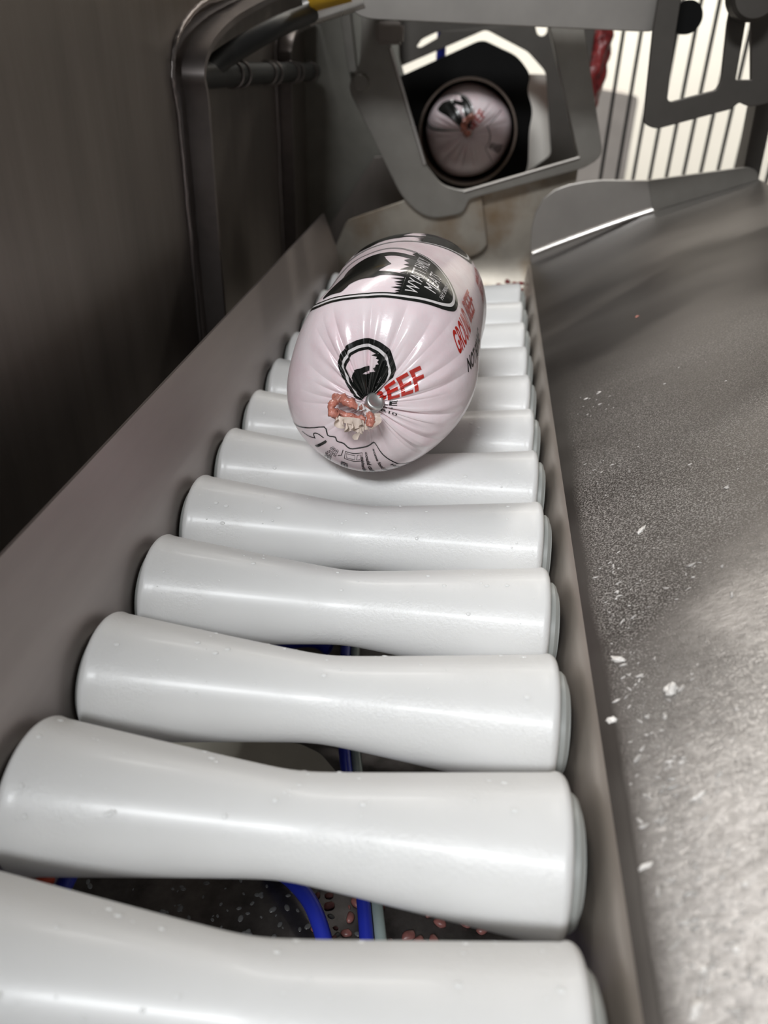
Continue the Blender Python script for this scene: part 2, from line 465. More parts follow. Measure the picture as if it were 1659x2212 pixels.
tube('weld_bead', [(-0.1235, y, z) for y, z in [(0.600, -0.12), (0.600, 0.05), (0.601, 0.13), (0.606, 0.146), (0.632, 0.157)]], 0.0013, M_POST, wall, n=10, seg=8, wob=0.5)
# end wall panel behind the discharge frame, on the left
bp_ = plate('wall_back', [rounded([(-0.127, -0.16), (-0.012, -0.16), (-0.012, 0.045), (-0.045, 0.135), (-0.06, 0.30), (-0.127, 0.30)], 0.002)], 'XZ', 0.705, 0.004, M_GREEN)
tag(bp_, kind='structure')
plate('brace_plate', [[(-0.112, -0.02), (-0.108, -0.005), (-0.062, 0.062), (-0.030, 0.066), (-0.022, 0.03), (-0.02, -0.02)]], 'XZ', 0.690, 0.003, M_WALL, bp_)
plate('hinge_strip', [rounded([(-0.085, 0.125), (-0.079, 0.125), (-0.087, 0.185), (-0.095, 0.185)], 0.002)], 'XZ', 0.695, 0.004, M_PLATE, bp_)
# room beyond: floor, lit white wall
fl = box('floor', (-1.6, -1.5, -0.92), (2.4, 2.6, -0.90), M_FLOOR, bevel=0); tag(fl, kind='structure')
fw = box('wall_far', (-1.6, 2.40, -0.90), (2.4, 2.45, 0.55), M_WHITEWALL, bevel=0); tag(fw, kind='structure')
fw2 = box('wall_far_added_dark', (-1.6, 2.41, 0.55), (2.4, 2.45, 2.4), M_FLOOR, bevel=0); tag(fw2, kind='structure')  # unseen upper wall, added dark so the tray reflects less brightness
gp = plate('grey_cabinet', [rounded([(0.20, -0.9), (0.345, -0.9), (0.345, 0.045), (0.20, 0.065)], 0.01)], 'XZ', 1.9, 0.2, M_GREY)
tag(gp, 'grey cabinet standing against the bright white wall beyond the bars', 'cabinet')

# ================================================================== CONVEYOR FRAME
# left guide rail
sec = [(-0.0660, -0.045), (-0.0660, 0.014), (-0.0663, 0.019), (-0.0672, 0.0235), (-0.0690, 0.0285), (-0.0760, 0.0468)]
rl = sheet('guide_rail', sec, -0.10, 0.522, 0.0016, M_RAIL, ny=2)
tag(rl, 'long bent stainless guide rail along the left ends of the white rollers', 'rail')
# right tray: side plate, bend, sloping face
sec = [(0.0657, -0.045), (0.0657, -0.010), (0.0671, 0.0040), (0.0679, 0.0125), (0.0682, 0.0142), (0.0688, 0.0157), (0.0698, 0.0168), (0.0718, 0.0180), (0.14, 0.0528), (0.2105, 0.0780)]
sec = [(x, z) for x, z in sec]
tray = empty('infeed_tray', (0.14, 0.2, 0.05))
tag(tray, 'wide sloping stainless tray flecked with fat on the right side', 'tray')
def adopt(o, p):
    o.parent = p; o.matrix_parent_inverse = Matrix.Translation(-p.location)
    return o
sp_ = sheet('side_plate', sec[:7][::-1], -0.10, 0.540, -0.0016, M_SIDE, ny=2); adopt(sp_, tray)
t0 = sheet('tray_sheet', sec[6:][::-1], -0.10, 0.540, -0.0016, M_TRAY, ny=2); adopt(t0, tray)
endp = plate('end_flange', [[(0.0705, 0.0165), (0.0685, 0.0320), (0.0682, 0.0418), (0.0695, 0.0510), (0.0737, 0.0601), (0.0805, 0.0660), (0.0894, 0.0696), (0.1000, 0.0720), (0.1100, 0.0734), (0.1400, 0.0742), (0.1470, 0.0545), (0.1425, 0.0525)]], 'XZ', 0.540, 0.0022, M_BEAM); adopt(endp, tray)
endp2 = plate('end_lip', [rounded([(0.1400, 0.0742), (0.2010, 0.0850), (0.2075, 0.0830), (0.2105, 0.0765), (0.1470, 0.0555)], [0.001, .003, .004, .001, .001])], 'XZ', 0.541, 0.0022, M_PLATE); adopt(endp2, tray)
w = tube('polished_edge', [(0.0705, 0.5392, 0.0240), (0.0900, 0.5392, 0.0330), (0.1250, 0.5392, 0.0480), (0.1465, 0.5392, 0.0565)], 0.0014, M_BRIGHT, n=6, seg=10); adopt(w, tray)

# ================================================================== ROLLERS
AE, AW, K, H = 0.018145, 0.011879, 0.0878, 0.06178
def rprof(x):
    s = abs(x) / H; g = lambda s: math.sqrt(s * s + K * K) - K
    return AW + (AE - AW) * g(s) / g(1)
def roller_body():
    pr = []
    rad = 0.0022; XE = H
    for side in (-1,):
        for k in range(7):
            t = k / 6 * math.pi / 2
            pr.append((-XE + rad * (1 - math.sin(t)), rprof(XE - rad) - rad + rad * math.sin(t) if k else rprof(XE - rad) - rad))
    pr = []
    pr.append((-XE, 0.004))
    for k in range(7):
        t = k / 6 * math.pi / 2
        pr.append((-XE + rad * (1 - math.cos(t)), rprof(XE) - rad + rad * math.sin(t)))
    for x in np.linspace(-XE + rad * 1.6, XE - rad * 1.6, 65): pr.append((float(x), rprof(float(x))))
    for k in range(6, -1, -1):
        t = k / 6 * math.pi / 2
        pr.append((XE - rad * (1 - math.cos(t)), rprof(XE) - rad + rad * math.sin(t)))
    pr.append((XE, 0.004))
    bm = bmesh.new(); bm_lathe(bm, pr, 0, (0, 0, 0), seg=72, cap=True)
    me = bpy.data.meshes.new('roller_body'); bmesh.ops.recalc_face_normals(bm, faces=bm.faces); bm.to_mesh(me); bm.free()
    return me
ROLL = roller_body()
bm = bmesh.new(); bm_lathe(bm, [(0, 0.0145), (0.0018, 0.0145), (0.0026, 0.0138), (0.0026, 0.0120), (0.0034, 0.0118), (0.0034, 0.006)], 0, (H - 0.0001, 0, -0.001), 48)
COLL = bpy.data.meshes.new('collar'); bmesh.ops.recalc_face_normals(bm, faces=bm.faces); bm.to_mesh(COLL); bm.free()
bm = bmesh.new(); bm_lathe(bm, [(0, 0.0145), (-0.0014, 0.0145), (-0.0020, 0.0140), (-0.0020, 0.006)], 0, (-H + 0.0001, 0, -0.001), 48)
COLL2 = bpy.data.meshes.new('collar'); bmesh.ops.recalc_face_normals(bm, faces=bm.faces); bm.to_mesh(COLL2); bm.free()
bm = bmesh.new(); bm_lathe(bm, [(-0.0656, 0.0055), (0.0655, 0.0055)], 0, (0, 0, -0.001), 24)
AXLE = bpy.data.meshes.new('axle'); bmesh.ops.recalc_face_normals(bm, faces=bm.faces); bm.to_mesh(AXLE); bm.free()
def drops(seed, count):
    r = random.Random(seed); bm = bmesh.new()
    for _ in range(count):
        x = r.uniform(-0.058, 0.058); an = math.radians(r.uniform(35, 150)); R = rprof(x)
        s = r.choice([0.0002, 0.00025, 0.0003, 0.0004, 0.0006])
        p = Vector((x, -R * math.cos(an), R * math.sin(an)))
        nn = Vector((0, p.y, p.z)).normalized()
        mtx = Matrix.Translation(p) @ nn.to_track_quat('Z', 'Y').to_matrix().to_4x4() @ Matrix.Diagonal((s * r.uniform(1, 1.6), s, s * 0.32, 1))
        bmesh.ops.create_icosphere(bm, subdivisions=2, radius=1.0, matrix=mtx)
    return bm
ORD = ['first', 'second', 'third', 'fourth', 'fifth', 'sixth', 'seventh', 'eighth', 'ninth', 'tenth', 'eleventh', 'twelfth']
RLAB = ['white waisted plastic roller nearest the camera, cut off by the bottom edge',
        'white waisted plastic roller second from the bottom, widest one with both ends in view',
        'white waisted plastic roller third from the bottom, above the cream board gap',
        'white waisted plastic roller fourth from the bottom',
        'white waisted plastic roller fifth from the bottom, first free one before the meat log',
        'white waisted plastic roller under the front end of the pink meat log',
        'seventh white plastic roller from the bottom, middle hidden under the pink meat log',
        'eighth white plastic roller from the bottom, shaded beside the pink meat log',
        'ninth white plastic roller from the bottom, showing right of the pink meat log',
        'tenth white plastic roller from the bottom, showing right of the pink meat log',
        'second last white plastic roller at the far end, right of the meat log',
        'farthest white plastic roller, against the stained steel end plates']
for i in range(12):
    e = empty('conveyor_roller', (0, 0.04 * (i + 1), 0))
    tag(e, RLAB[i], 'roller', 'white waisted conveyor rollers')
    e.rotation_euler = (random.uniform(0, 0.0), 0, 0)
    link('roller_body', ROLL, M_ROLL, e, 50)
    link('collar', COLL, M_COLLAR, e, 40); link('collar', COLL2, M_COLLAR, e, 40)
    link('axle', AXLE, M_BLACK, e, 40)
    if i < 8:
        d = from_bm('water_droplets', drops(i, 46), M_DROP, e, 180); tag(d, kind='stuff')

# ================================================================== MEAT LOG (film tube gathered at a clip)
CX, CY, CZ, YAW, PIT, L, RR, EF, A2, B2 = 0.0023, 0.2583, 0.0509, -0.0372, -0.007, 0.108, 0.0356, 0.0285, -0.0491, 0.0672
PW = 2.3
ph = np.linspace(np.pi / 2, 0, 400)
a1 = -(L / 2 - EF + EF * np.sin(ph) ** (2 / PW)); r1 = RR * np.clip(np.cos(ph), 0, 1) ** (2 / PW)
_a = np.r_[a1, np.linspace(a1[-1], -a1[-1], 200)[1:-1], -a1[::-1]]
_r = np.r_[r1, np.full(198, RR), r1[::-1]]
_S = np.r_[0, np.cumsum(np.hypot(np.diff(_a), np.diff(_r)))]
STOT = float(_S[-1])
def make_creases(seed, n):
    g = np.random.default_rng(seed)
    th = np.sort((np.arange(n) + g.uniform(-0.38, 0.38, n)) * 360.0 / n)
    return np.c_[th, g.uniform(0.35, 1.0, n), g.uniform(1.2, 3.2, n), g.uniform(16, 40, n), g.uniform(-5, 5, n)]
class Chub:
    def __init__(s, M, seed=3, ell=True, n=30):
        s.M = M; s.cr = make_creases(seed, n); s.crb = make_creases(seed + 9, n); s.ell = ell
    def disp(s, thd, sm):
        """inward crease depth (metres); thd degrees, sm millimetres of film from the front clip."""
        out = np.zeros_like(thd)
        for cr, smm in ((s.cr, sm), (s.crb, STOT * 1000 - sm)):
            for c, amp, wd, reach, bend in cr:
                dd = (thd - c - bend * smm / 40 + 180) % 360 - 180
                wv = wd * (0.75 + 0.5 * smm / 30)
                fade = np.clip(1 - smm / reach, 0, 1) ** 0.7 * np.clip(smm / 3.0, 0, 1)
                out += amp * fade * (np.exp(-np.abs(dd) / wv) - 0.55 * np.exp(-((np.abs(dd) - 2.6 * wv) / (1.6 * wv)) ** 2))
        return np.clip(out, -0.55, 1.6) * 0.00095
    def pos(s, thd, sm, off=0.0):
        thd = np.asarray(thd, float); sm = np.asarray(sm, float)
        sc = np.clip(sm / 1000, 0, STOT)
        def base(th_, s_):
            a = np.interp(s_, _S, _a); r = np.interp(s_, _S, _r); t = np.radians(th_)
            rm = r * ((1 + A2 * np.cos(2 * t) + B2 * np.sin(2 * t)) if s.ell else 1.0)
            return np.stack([rm * np.cos(t), a, rm * np.sin(t)], -1)
        P = base(thd, sc)
        e = 1e-4
        da = base(thd + 0.2, sc) - base(thd - 0.2, sc); ds = base(thd, np.clip(sc + e, 0, STOT)) - base(thd, np.clip(sc - e, 0, STOT))
        n = np.cross(ds, da); ln = np.linalg.norm(n, axis=-1, keepdims=True)
        n = n / np.maximum(ln, 1e-12)
        t = np.radians(thd); rad = np.stack([np.cos(t), np.zeros_like(t), np.sin(t)], -1)
        n = n * np.sign((n * (rad + np.stack([0 * t, P[..., 1] / (L / 2), 0 * t], -1))).sum(-1, keepdims=True) + 1e-9)
        # gentle fullness so the log is not a perfect solid
        low = 0.0006 * np.sin(3 * t + sc * 60) * np.sin(np.pi * np.clip(sc / STOT, 0, 1)) + 0.0004 * np.sin(5 * t - sc * 90) * np.sin(np.pi * np.clip(sc / STOT, 0, 1))
        P = P + n * ((off + low - s.disp(thd, sm))[..., None])
        return P @ s.M[:3, :3].T + s.M[:3, 3]
def mat_axis(x, y, z, yaw, pit, roll=0.0):
    c, s_ = math.cos(yaw), math.sin(yaw); cp, sp = math.cos(pit), math.sin(pit)
    A = np.array([[c, -s_, 0], [s_, c, 0], [0, 0, 1.0]]) @ np.array([[1, 0, 0], [0, cp, -sp], [0, sp, cp]])
    cr, sr = math.cos(roll), math.sin(roll)
    A = A @ np.array([[cr, 0, sr], [0, 1, 0], [-sr, 0, cr]])
    M = np.eye(4); M[:3, :3] = A; M[:3, 3] = (x, y, z); return M
def casing(ch, name, parent, nth, ns):
    ths = np.linspace(0, 360, nth, endpoint=False)
    u = np.linspace(0, 1, ns); ss = (0.5 - 0.5 * np.cos(u * np.pi)) * 0.35 + u * 0.65
    ss = ss * STOT * 1000
    T, S_ = np.meshgrid(ths, ss[1:-1], indexing='ij')
    P = ch.pos(T, S_)
    nr = ns - 2
    verts = P.reshape(-1, 3).tolist()
    faces = []
    for i in range(nth):
        j = (i + 1) % nth
        for k in range(nr - 1):
            faces.append((i * nr + k, i * nr + k + 1, j * nr + k + 1, j * nr + k))
    c0 = ch.pos(np.array([0.0]), np.array([0.4]))[0]; c1 = ch.pos(np.array([0.0]), np.array([STOT * 1000 - 0.4]))[0]
    verts += [c0.tolist(), c1.tolist()]; b = nth * nr
    for i in range(nth):
        j = (i + 1) % nth
        faces.append((b, i * nr, j * nr)); faces.append((b + 1, j * nr + nr - 1, i * nr + nr - 1))
    me = bpy.data.meshes.new(name); me.from_pydata(verts, [], faces); me.update()
    bm = bmesh.new(); bm.from_mesh(me); bmesh.ops.recalc_face_normals(bm, faces=bm.faces); bm.to_mesh(me); bm.free()
    return link(name, me, M_FILM, parent, 180)
def wrap(ch, name, me, parent, material, off, ds=0.8, dth=1.4, smin=2.2):
    """me holds flat artwork in (film mm, degrees); cut it fine and lay it on the log."""
    bm = bmesh.new(); bm.from_mesh(me); bpy.data.meshes.remove(me)
    if not bm.verts: bm.free(); return None
    xs = [v.co.x for v in bm.verts]; ys = [v.co.y for v in bm.verts]
    if min(xs) < smin:
        bmesh.ops.bisect_plane(bm, geom=bm.verts[:] + bm.edges[:] + bm.faces[:], plane_co=(smin, 0, 0), plane_no=(1, 0, 0), clear_inner=True)
        if not bm.verts: bm.free(); return None
        xs = [v.co.x for v in bm.verts]
    x = math.floor(min(xs) / ds) * ds + ds
    while x < max(xs):
        bmesh.ops.bisect_plane(bm, geom=bm.verts[:] + bm.edges[:] + bm.faces[:], plane_co=(x, 0, 0), plane_no=(1, 0, 0)); x += ds
    y = math.floor(min(ys) / dth) * dth + dth
    while y < max(ys):
        bmesh.ops.bisect_plane(bm, geom=bm.verts[:] + bm.edges[:] + bm.faces[:], plane_co=(0, y, 0), plane_no=(0, 1, 0)); y += dth
    co = np.array([v.co[:] for v in bm.verts])
    P = ch.pos(co[:, 1], co[:, 0], off)
    for v, p in zip(bm.verts, P): v.co = p
    me2 = bpy.data.meshes.new(name); bm.to_mesh(me2); bm.free()
    return link(name, me2, material, parent, 180)
def text_mesh(body, quad, bold=0.0, spacing=1.0):
    """quad: (bl, br, tr, tl) in (film mm, degrees)."""
    cu = bpy.data.curves.new('tmp', 'FONT'); cu.body = body; cu.offset = bold; cu.space_character = spacing; cu.resolution_u = 4
    ob = bpy.data.objects.new('tmp', cu); me = bpy.data.meshes.new_from_object(ob)
    bpy.data.objects.remove(ob); bpy.data.curves.remove(cu)
    co = np.array([v.co[:] for v in me.vertices]); lo = co.min(0); hi = co.max(0)
    bl, br, tr, tl = [np.array(q, float) for q in quad]
    for v in me.vertices:
        u = (v.co.x - lo[0]) / (hi[0] - lo[0]); w = (v.co.y - lo[1]) / (hi[1] - lo[1])
        p = bl * (1 - u) * (1 - w) + br * u * (1 - w) + tr * u * w + tl * (1 - u) * w
        v.co = (p[0], p[1], 0)
    return me
def stroke(pts, wmm, closed=False):
    """a line of constant width in film space (degrees scaled by 0.62 mm)."""
    k = 0.62; P = [Vector((s_, t * k)) for s_, t in pts]; n = len(P); Lp, Rp = [], []
    for i in range(n):
        if closed: d = P[(i + 1) % n] - P[i - 1]
        else: d = P[min(i + 1, n - 1)] - P[max(i - 1, 0)]
        d.normalize(); nn = Vector((-d.y, d.x)) * wmm / 2
        Lp.append(P[i] + nn); Rp.append(P[i] - nn)
    f = lambda p: (p.x, p.y / k)
    if closed: return [[f(p) for p in Lp], [f(p) for p in Rp]]
    return [[f(p) for p in Lp] + [f(p) for p in reversed(Rp)]]

OVAL = [(33.0, 95), (34.05, 105.5), (36.5, 117.3), (41.0, 131), (48.5, 141), (58, 147.5), (70, 148.5), (81, 145), (88, 138), (89, 128), (85.5, 117.5), (81.2, 108), (79, 100.2), (77.2, 93), (73.9, 85), (70.2, 77.2), (67.2, 69.8), (64.6, 64.8), (60.8, 59), (56.8, 53.6), (51.5, 49), (47.1, 46.8), (43.2, 46.2), (40.6, 47.8), (37.7, 53), (35.0, 63.5), (33.4, 74.2), (33.0, 85)]
OC = (58.0, 97.0)
def oval(fs, ft, ds=0.0):
    p = cat2(OVAL + [OVAL[0]], 4)[:-1]
    return [(OC[0] + (x - OC[0]) * fs + ds, OC[1] + (y - OC[1]) * ft) for x, y in p]
BULL = [(42.3, 125), (43.85, 125.2), (46.3, 120.8), (49.65, 117), (57.5, 116.4), (66, 119.5), (72, 119.0), (72.6, 111), (71.84, 105), (69.77, 97.8), (67.97, 91.2), (67.32, 89.5), (64.87, 83.2), (63.45, 79.5), (63.0, 74), (59.5, 74), (59.2, 80.2), (60.74, 84), (62.29, 89.5), (62.55, 93), (60.87, 91.8), (58.04, 90.8), (52.88, 87.8), (51.2, 86.5), (50.04, 88), (47.85, 89.8), (45.66, 91.8), (45.2, 88.6), (44.49, 83.5), (44.11, 78.5), (44.2, 74), (42.5, 74), (42.82, 84.8), (42.82, 90.2), (41.91, 93.5), (42.3, 99.8), (42.17, 103), (41.53, 106.8), (40.75, 108), (39.46, 110.8), (39.46, 113), (40.63, 117), (41.66, 120.5), (42.43, 124.2)]
GRASS = [(69.39, 77.2), (65.52, 78.8), (63.6, 76.5), (61.5, 79.5), (60, 76.8), (56.1, 81.2), (53.26, 77.8), (51.2, 80.5), (50.3, 77), (46.3, 81.5), (47.5, 77.6), (46.2, 77.8), (44.49, 80.8), (44.37, 77.4), (42.04, 77.8), (41.14, 84.2), (40.8, 77.8), (39.46, 82), (39.3, 77.2), (38.6, 81.2), (38.2, 77.2), (37.14, 83), (36.9, 77.5), (35.98, 80.5), (35.8, 77.5), (35.4, 80.2), (35.0, 77)]
def emblem(ch, parent, ds, rear=True):
    sh = lambda pts: [(x + ds, y) for x, y in pts]
    e = wrap(ch, 'emblem_border', fill2d([oval(1, 1, ds), oval(.966, .950, ds)]), parent, M_INKK, 0.00010)
    if e is None: return None
    wrap(ch, 'white_ring', fill2d([oval(.966, .950, ds), oval(.940, .915, ds)]), e, M_INKW, 0.00010)
    wrap(ch, 'inner_ring', fill2d([oval(.940, .915, ds), oval(.918, .890, ds)]), e, M_INKK, 0.00010)
    inner = oval(.925, .90, ds)
    low = [p for p in inner if p[1] < 77]
    # order the lower arc from the near end to the far end
    i0 = max(range(len(inner)), key=lambda i: (inner[i][1] < 77) and not (inner[i - 1][1] < 77))
    arc = []; i = i0
    while inner[i % len(inner)][1] < 77: arc.append(inner[i % len(inner)]); i += 1
    if arc[0][0] < arc[-1][0]: arc = arc[::-1]
    # arc now runs far -> near; grass listed far -> near, so reverse it
    wrap(ch, 'emblem_ground', fill2d([arc + sh(GRASS)[::-1]]), e, M_INKK, 0.00013)
    wrap(ch, 'bull_silhouette', fill2d([sh(cat2(BULL + [BULL[0]], 2)[:-1])]), e, M_INKK, 0.00016)
    return e
def text(ch, parent, body, quad, ink, bold=0.0, name='lettering', off=0.0002):
    return wrap(ch, name, text_mesh(body, quad, bold), parent, ink, off)
def Qd(s0, s1, t0, t1, k=0.0): return ((s0, t0), (s1, t0 + k), (s1, t1 + k), (s0, t1))

root = empty('meat_log', (CX, CY, CZ - RR * 1.05))
def inv(root):
    return Matrix.Translation(-root.location)
tag(root, 'plump pink film wrapped log of ground beef lying on the white rollers', 'meat log')
ch = Chub(mat_axis(CX - root.location.x, CY - root.location.y, CZ - root.location.z, YAW, PIT), seed=5, n=30)
# a few long creases where the photograph has them
ch.cr = np.vstack([ch.cr, [[91.8, 1.6, 1.6, 34, 0], [118, 1.2, 1.8, 34, 0], [68, 1.3, 1.8, 33, 3], [132, 1.1, 2.2, 33, 3], [48, 1.2, 2.4, 34, 8], [8, 1.2, 2.2, 38, 6], [-16, 1.3, 2.0, 40, 4], [-40, 1.3, 2.2, 42, 3]]])
casing(ch, 'casing', root, 720, 260)
e = emblem(ch, root, 0.0)
text(ch, e, 'WYATT FAMILY', ((36.6, 68.4), (62.5, 68.4), (63.5, 75.2), (36.8, 75.2)), M_INKW, 0.0)
text(ch, e, 'MEATS', ((41.0, 59.9), (52.4, 60.3), (53.4, 66.8), (41.0, 66.8)), M_INKW, 0.0)
text(ch, e, 'HAY SPRINGS, NE', ((40.8, 54.6), (53.4, 55.4), (53.8, 57.6), (41.0, 57.7)), M_INKW)
FO = [(1.5, 55), (3.5, 53), (10.96, 48.5), (13.41, 52.8), (15.22, 61.8), (17.54, 70.5), (18.96, 81.8), (20.12, 92.5), (20.12, 104.2), (19.86, 114.8), (18.7, 123.0), (17.15, 133.5), (13.67, 137.5), (10.96, 143.2), (8.13, 149.8), (5.42, 163.5), (1.5, 170)]
def fo(ds, f): return [(x - ds if x > 4 else x, 96 + (y - 96) * f) for x, y in FO]
ef = wrap(ch, 'gathered_emblem_border', fill2d([fo(0, 1), fo(1.7, .93)]), root, M_INKK, 0.00010)
wrap(ch, 'white_ring', fill2d([fo(1.7, .93), fo(2.6, .89)]), ef, M_INKW, 0.00010)
wrap(ch, 'inner_ring', fill2d([fo(2.6, .89), fo(3.5, .83)]), ef, M_INKK, 0.00010)
wrap(ch, 'gathered_emblem_ground', fill2d([[(15.6, 81.2), (14.83, 88.2), (14.44, 81.5), (13.8, 82.5), (13.67, 78.2), (12.9, 80.0), (12.38, 76.8), (11.99, 81.0), (11.22, 81.2), (10.83, 84.2), (9.8, 79.8), (9.67, 90.0), (9.0, 89.8), (9.4, 103.5), (9.9, 96.8), (9.93, 91.4), (11.48, 90.8), (11.61, 96.2), (11.35, 104.2), (11.74, 115.0), (10.7, 122.2), (9.41, 129.5), (8.13, 135.2), (6.32, 139.3), (4.0, 145.2), (1.5, 154.0), (1.5, 58), (3.48, 58), (9.8, 56.5), (12.2, 62), (14.6, 72)]]), ef, M_INKK, 0.00013)
er = emblem(ch, root, 57.5)
text(ch, root, 'GROUND', ((34.0, 26.5), (47.5, 31.5), (49.3, 44.5), (34.4, 40.5)), M_INKR, 0.022)
text(ch, root, 'BEEF', ((51.5, 33.0), (67.5, 33.0), (70.0, 44.0), (53.4, 44.6)), M_INKR, 0.022)
text(ch, root, 'GROUND', ((86.0, 26.5), (99.5, 31.5), (101.3, 44.5), (86.4, 40.5)), M_INKR, 0.022)
text(ch, root, 'NOT FOR SALE', ((37.6, 13.0), (60.0, 18.0), (61.0, 26.0), (37.6, 21.8)), M_INKK, 0.028)
text(ch, root, 'BEEF', ((1.6, 10.0), (19.4, 17.0), (19.8, 38.5), (1.8, 52.0)), M_INKR, 0.022)
text(ch, root, 'LE', ((4.2, -8.0), (10.0, -4.0), (10.0, 7.5), (4.2, 8.0)), M_INKK, 0.02)
text(ch, root, 'Rd.', ((5.0, -19.0), (9.8, -15.0), (9.6, -9.0), (5.0, -10.0)), M_INKK, 0.01)
text(ch, root, 'R10', ((5.4, -33.0), (11.4, -25.0), (11.0, -19.0), (5.2, -22.0)), M_INKK, 0.01)
# safe handling panel underneath
box_line = cat2([(42, -150), (36, -148.6), (28.8, -147), (19.5, -142.5), (20.2, -134.2), (18.2, -128), (19.1, -123.5), (18.2, -116.7), (19, -109.2), (17.8, -101.2), (16.1, -87.8), (15.7, -82), (21.8, -77.8), (28, -73.2), (33, -70.5), (36, -67.5), (44, -64)], 3)
hp = wrap(ch, 'handling_panel_outline', fill2d(stroke(box_line, 0.6)), root, M_INKK, 0.0001)
wrap(ch, 'pictogram', fill2d(stroke(cat2([(33.3, -144.5), (30.6, -140.8), (27.1, -137.5)], 4), 0.5)), hp, M_INKK, 0.0001)
wrap(ch, 'pictogram', fill2d(stroke(cat2([(27.1, -137.0), (26.4, -140.5), (25.0, -140.6), (23.6, -138.2), (22.7, -134.0)], 4), 0.55)), hp, M_INKK, 0.0001)
wrap(ch, 'pictogram', fill2d([[(31.2, -132.6), (22.8, -131.6), (22.6, -130), (23.6, -129.4), (30.9, -130.6)]]), hp, M_INKK, 0.0001)
for k in range(14):
    sx = 23.2 + (k % 5) * 1.3 + random.uniform(-.3, .3); sy = -123 + (k // 5) * 2.6 + random.uniform(-.5, .5)
    circ = [(sx + 0.55 * math.cos(a), sy + 0.9 * math.sin(a)) for a in np.linspace(0, 2 * math.pi, 9)[:-1]]
    wrap(ch, 'pictogram', fill2d(stroke(circ, 0.22, True)), hp, M_INKK, 0.0001)
for lp, wd in (([(21.2, -112), (20.9, -104.5), (19.8, -96.8), (24.3, -97), (25.3, -102.5), (25.3, -110.5)], 0.4), ([(22.1, -110.5), (21.8, -103), (24.2, -102.5), (24.4, -109)], 0.28), ([(21.4, -101), (20.9, -98), (23.5, -98), (24.1, -101)], 0.28)):
    wrap(ch, 'pictogram', fill2d(stroke(lp, wd, True)), hp, M_INKK, 0.0001)
wrap(ch, 'pictogram', fill2d(stroke([(25.6, -116), (24.2, -113.6), (21.0, -114.5)], 0.4)), hp, M_INKK, 0.0001)
text(ch, hp, 'some food products', ((18.4, -87.0), (44, -81.5), (44, -77.5), (18.0, -84.0)), M_INKK, 0.022)
text(ch, hp, 'could cause illness', ((19.2, -94.2), (45, -89), (45, -84.5), (19.4, -91.4)), M_INKK, 0.022)
text(ch, hp, 'mishandled or cooked', ((22.0, -97.5), (46, -94.5), (46, -91.5), (22.0, -95.0)), M_INKK, 0.022)
text(ch, hp, 'Handling', ((30.0, -77), (45, -72), (45, -68.5), (30, -74)), M_INKK, 0.02)
text(ch, hp, 'KEEP', ((28.0, -112), (33, -111), (33, -106), (28, -107)), M_INKK, 0.02)
text(ch, hp, 'SAFE', ((29.0, -124), (33, -123), (33, -118), (29, -119)), M_INKK, 0.02)

# metal clip, meat tail and ruffled casing end
pole = Vector(ch.pos(np.array([0.0]), np.array([0.3]))[0])
# local axes of the gathered end: up along the end face, sideways, and outwards
U = Vector((-0.0835, 0.5199, 0.8502)); Rv = Vector((0.9924, 0.1207, 0.0237)); V = Vector((0.0903, -0.8457, 0.5260))
mm = 0.001
def lp(u, v, w): return pole + Rv * (u * mm) + U * (v * mm) + V * (w * mm)
ax = (V * 1.0 + Rv * 0.35 + U * 0.35).normalized()
c0 = lp(1.2, -0.9, 0.0)
lathe('clip', [(-0.0010, 0.0028), (0.0022, 0.0032), (0.0029, 0.0031), (0.0033, 0.0026), (0.0031, 0.0019), (0.0028, 0.0012), (0.0028, 0.0002)], ax, c0, M_CLIP, root, seg=32, smooth=60)
bm = bmesh.new()
bm_tube(bm, catmull([lp(0.2, -1.4, 1.0), lp(-2.6, -2.2, 2.4), lp(-6.0, -0.9, 3.2), lp(-8.9, 0.9, 3.4), lp(-11.4, 0.2, 3.6), lp(-12.2, -2.4, 3.8), lp(-11.6, -4.3, 4.0), lp(-10.2, -5.2, 3.8)], 8),
        [0.0006 + 0.0007 * min(1, k / 14) for k in range(57)], 14, 1.0)
bm_tube(bm, catmull([lp(-1.8, -2.2, 1.6), lp(0.0, -4.6, 3.2), lp(0.6, -6.6, 3.8), lp(0.4, -8.6, 4.0)], 8), 0.0012, 14, 1.0)
bm_tube(bm, catmull([lp(-11.6, -4.0, 2.6), lp(-8.6, -4.2, 2.4), lp(-4.6, -5.6, 2.4), lp(-1.2, -6.2, 2.4)], 8), 0.0012, 14, 1.0)
from_bm('meat_tail', bm, M_TAIL, root, 180)
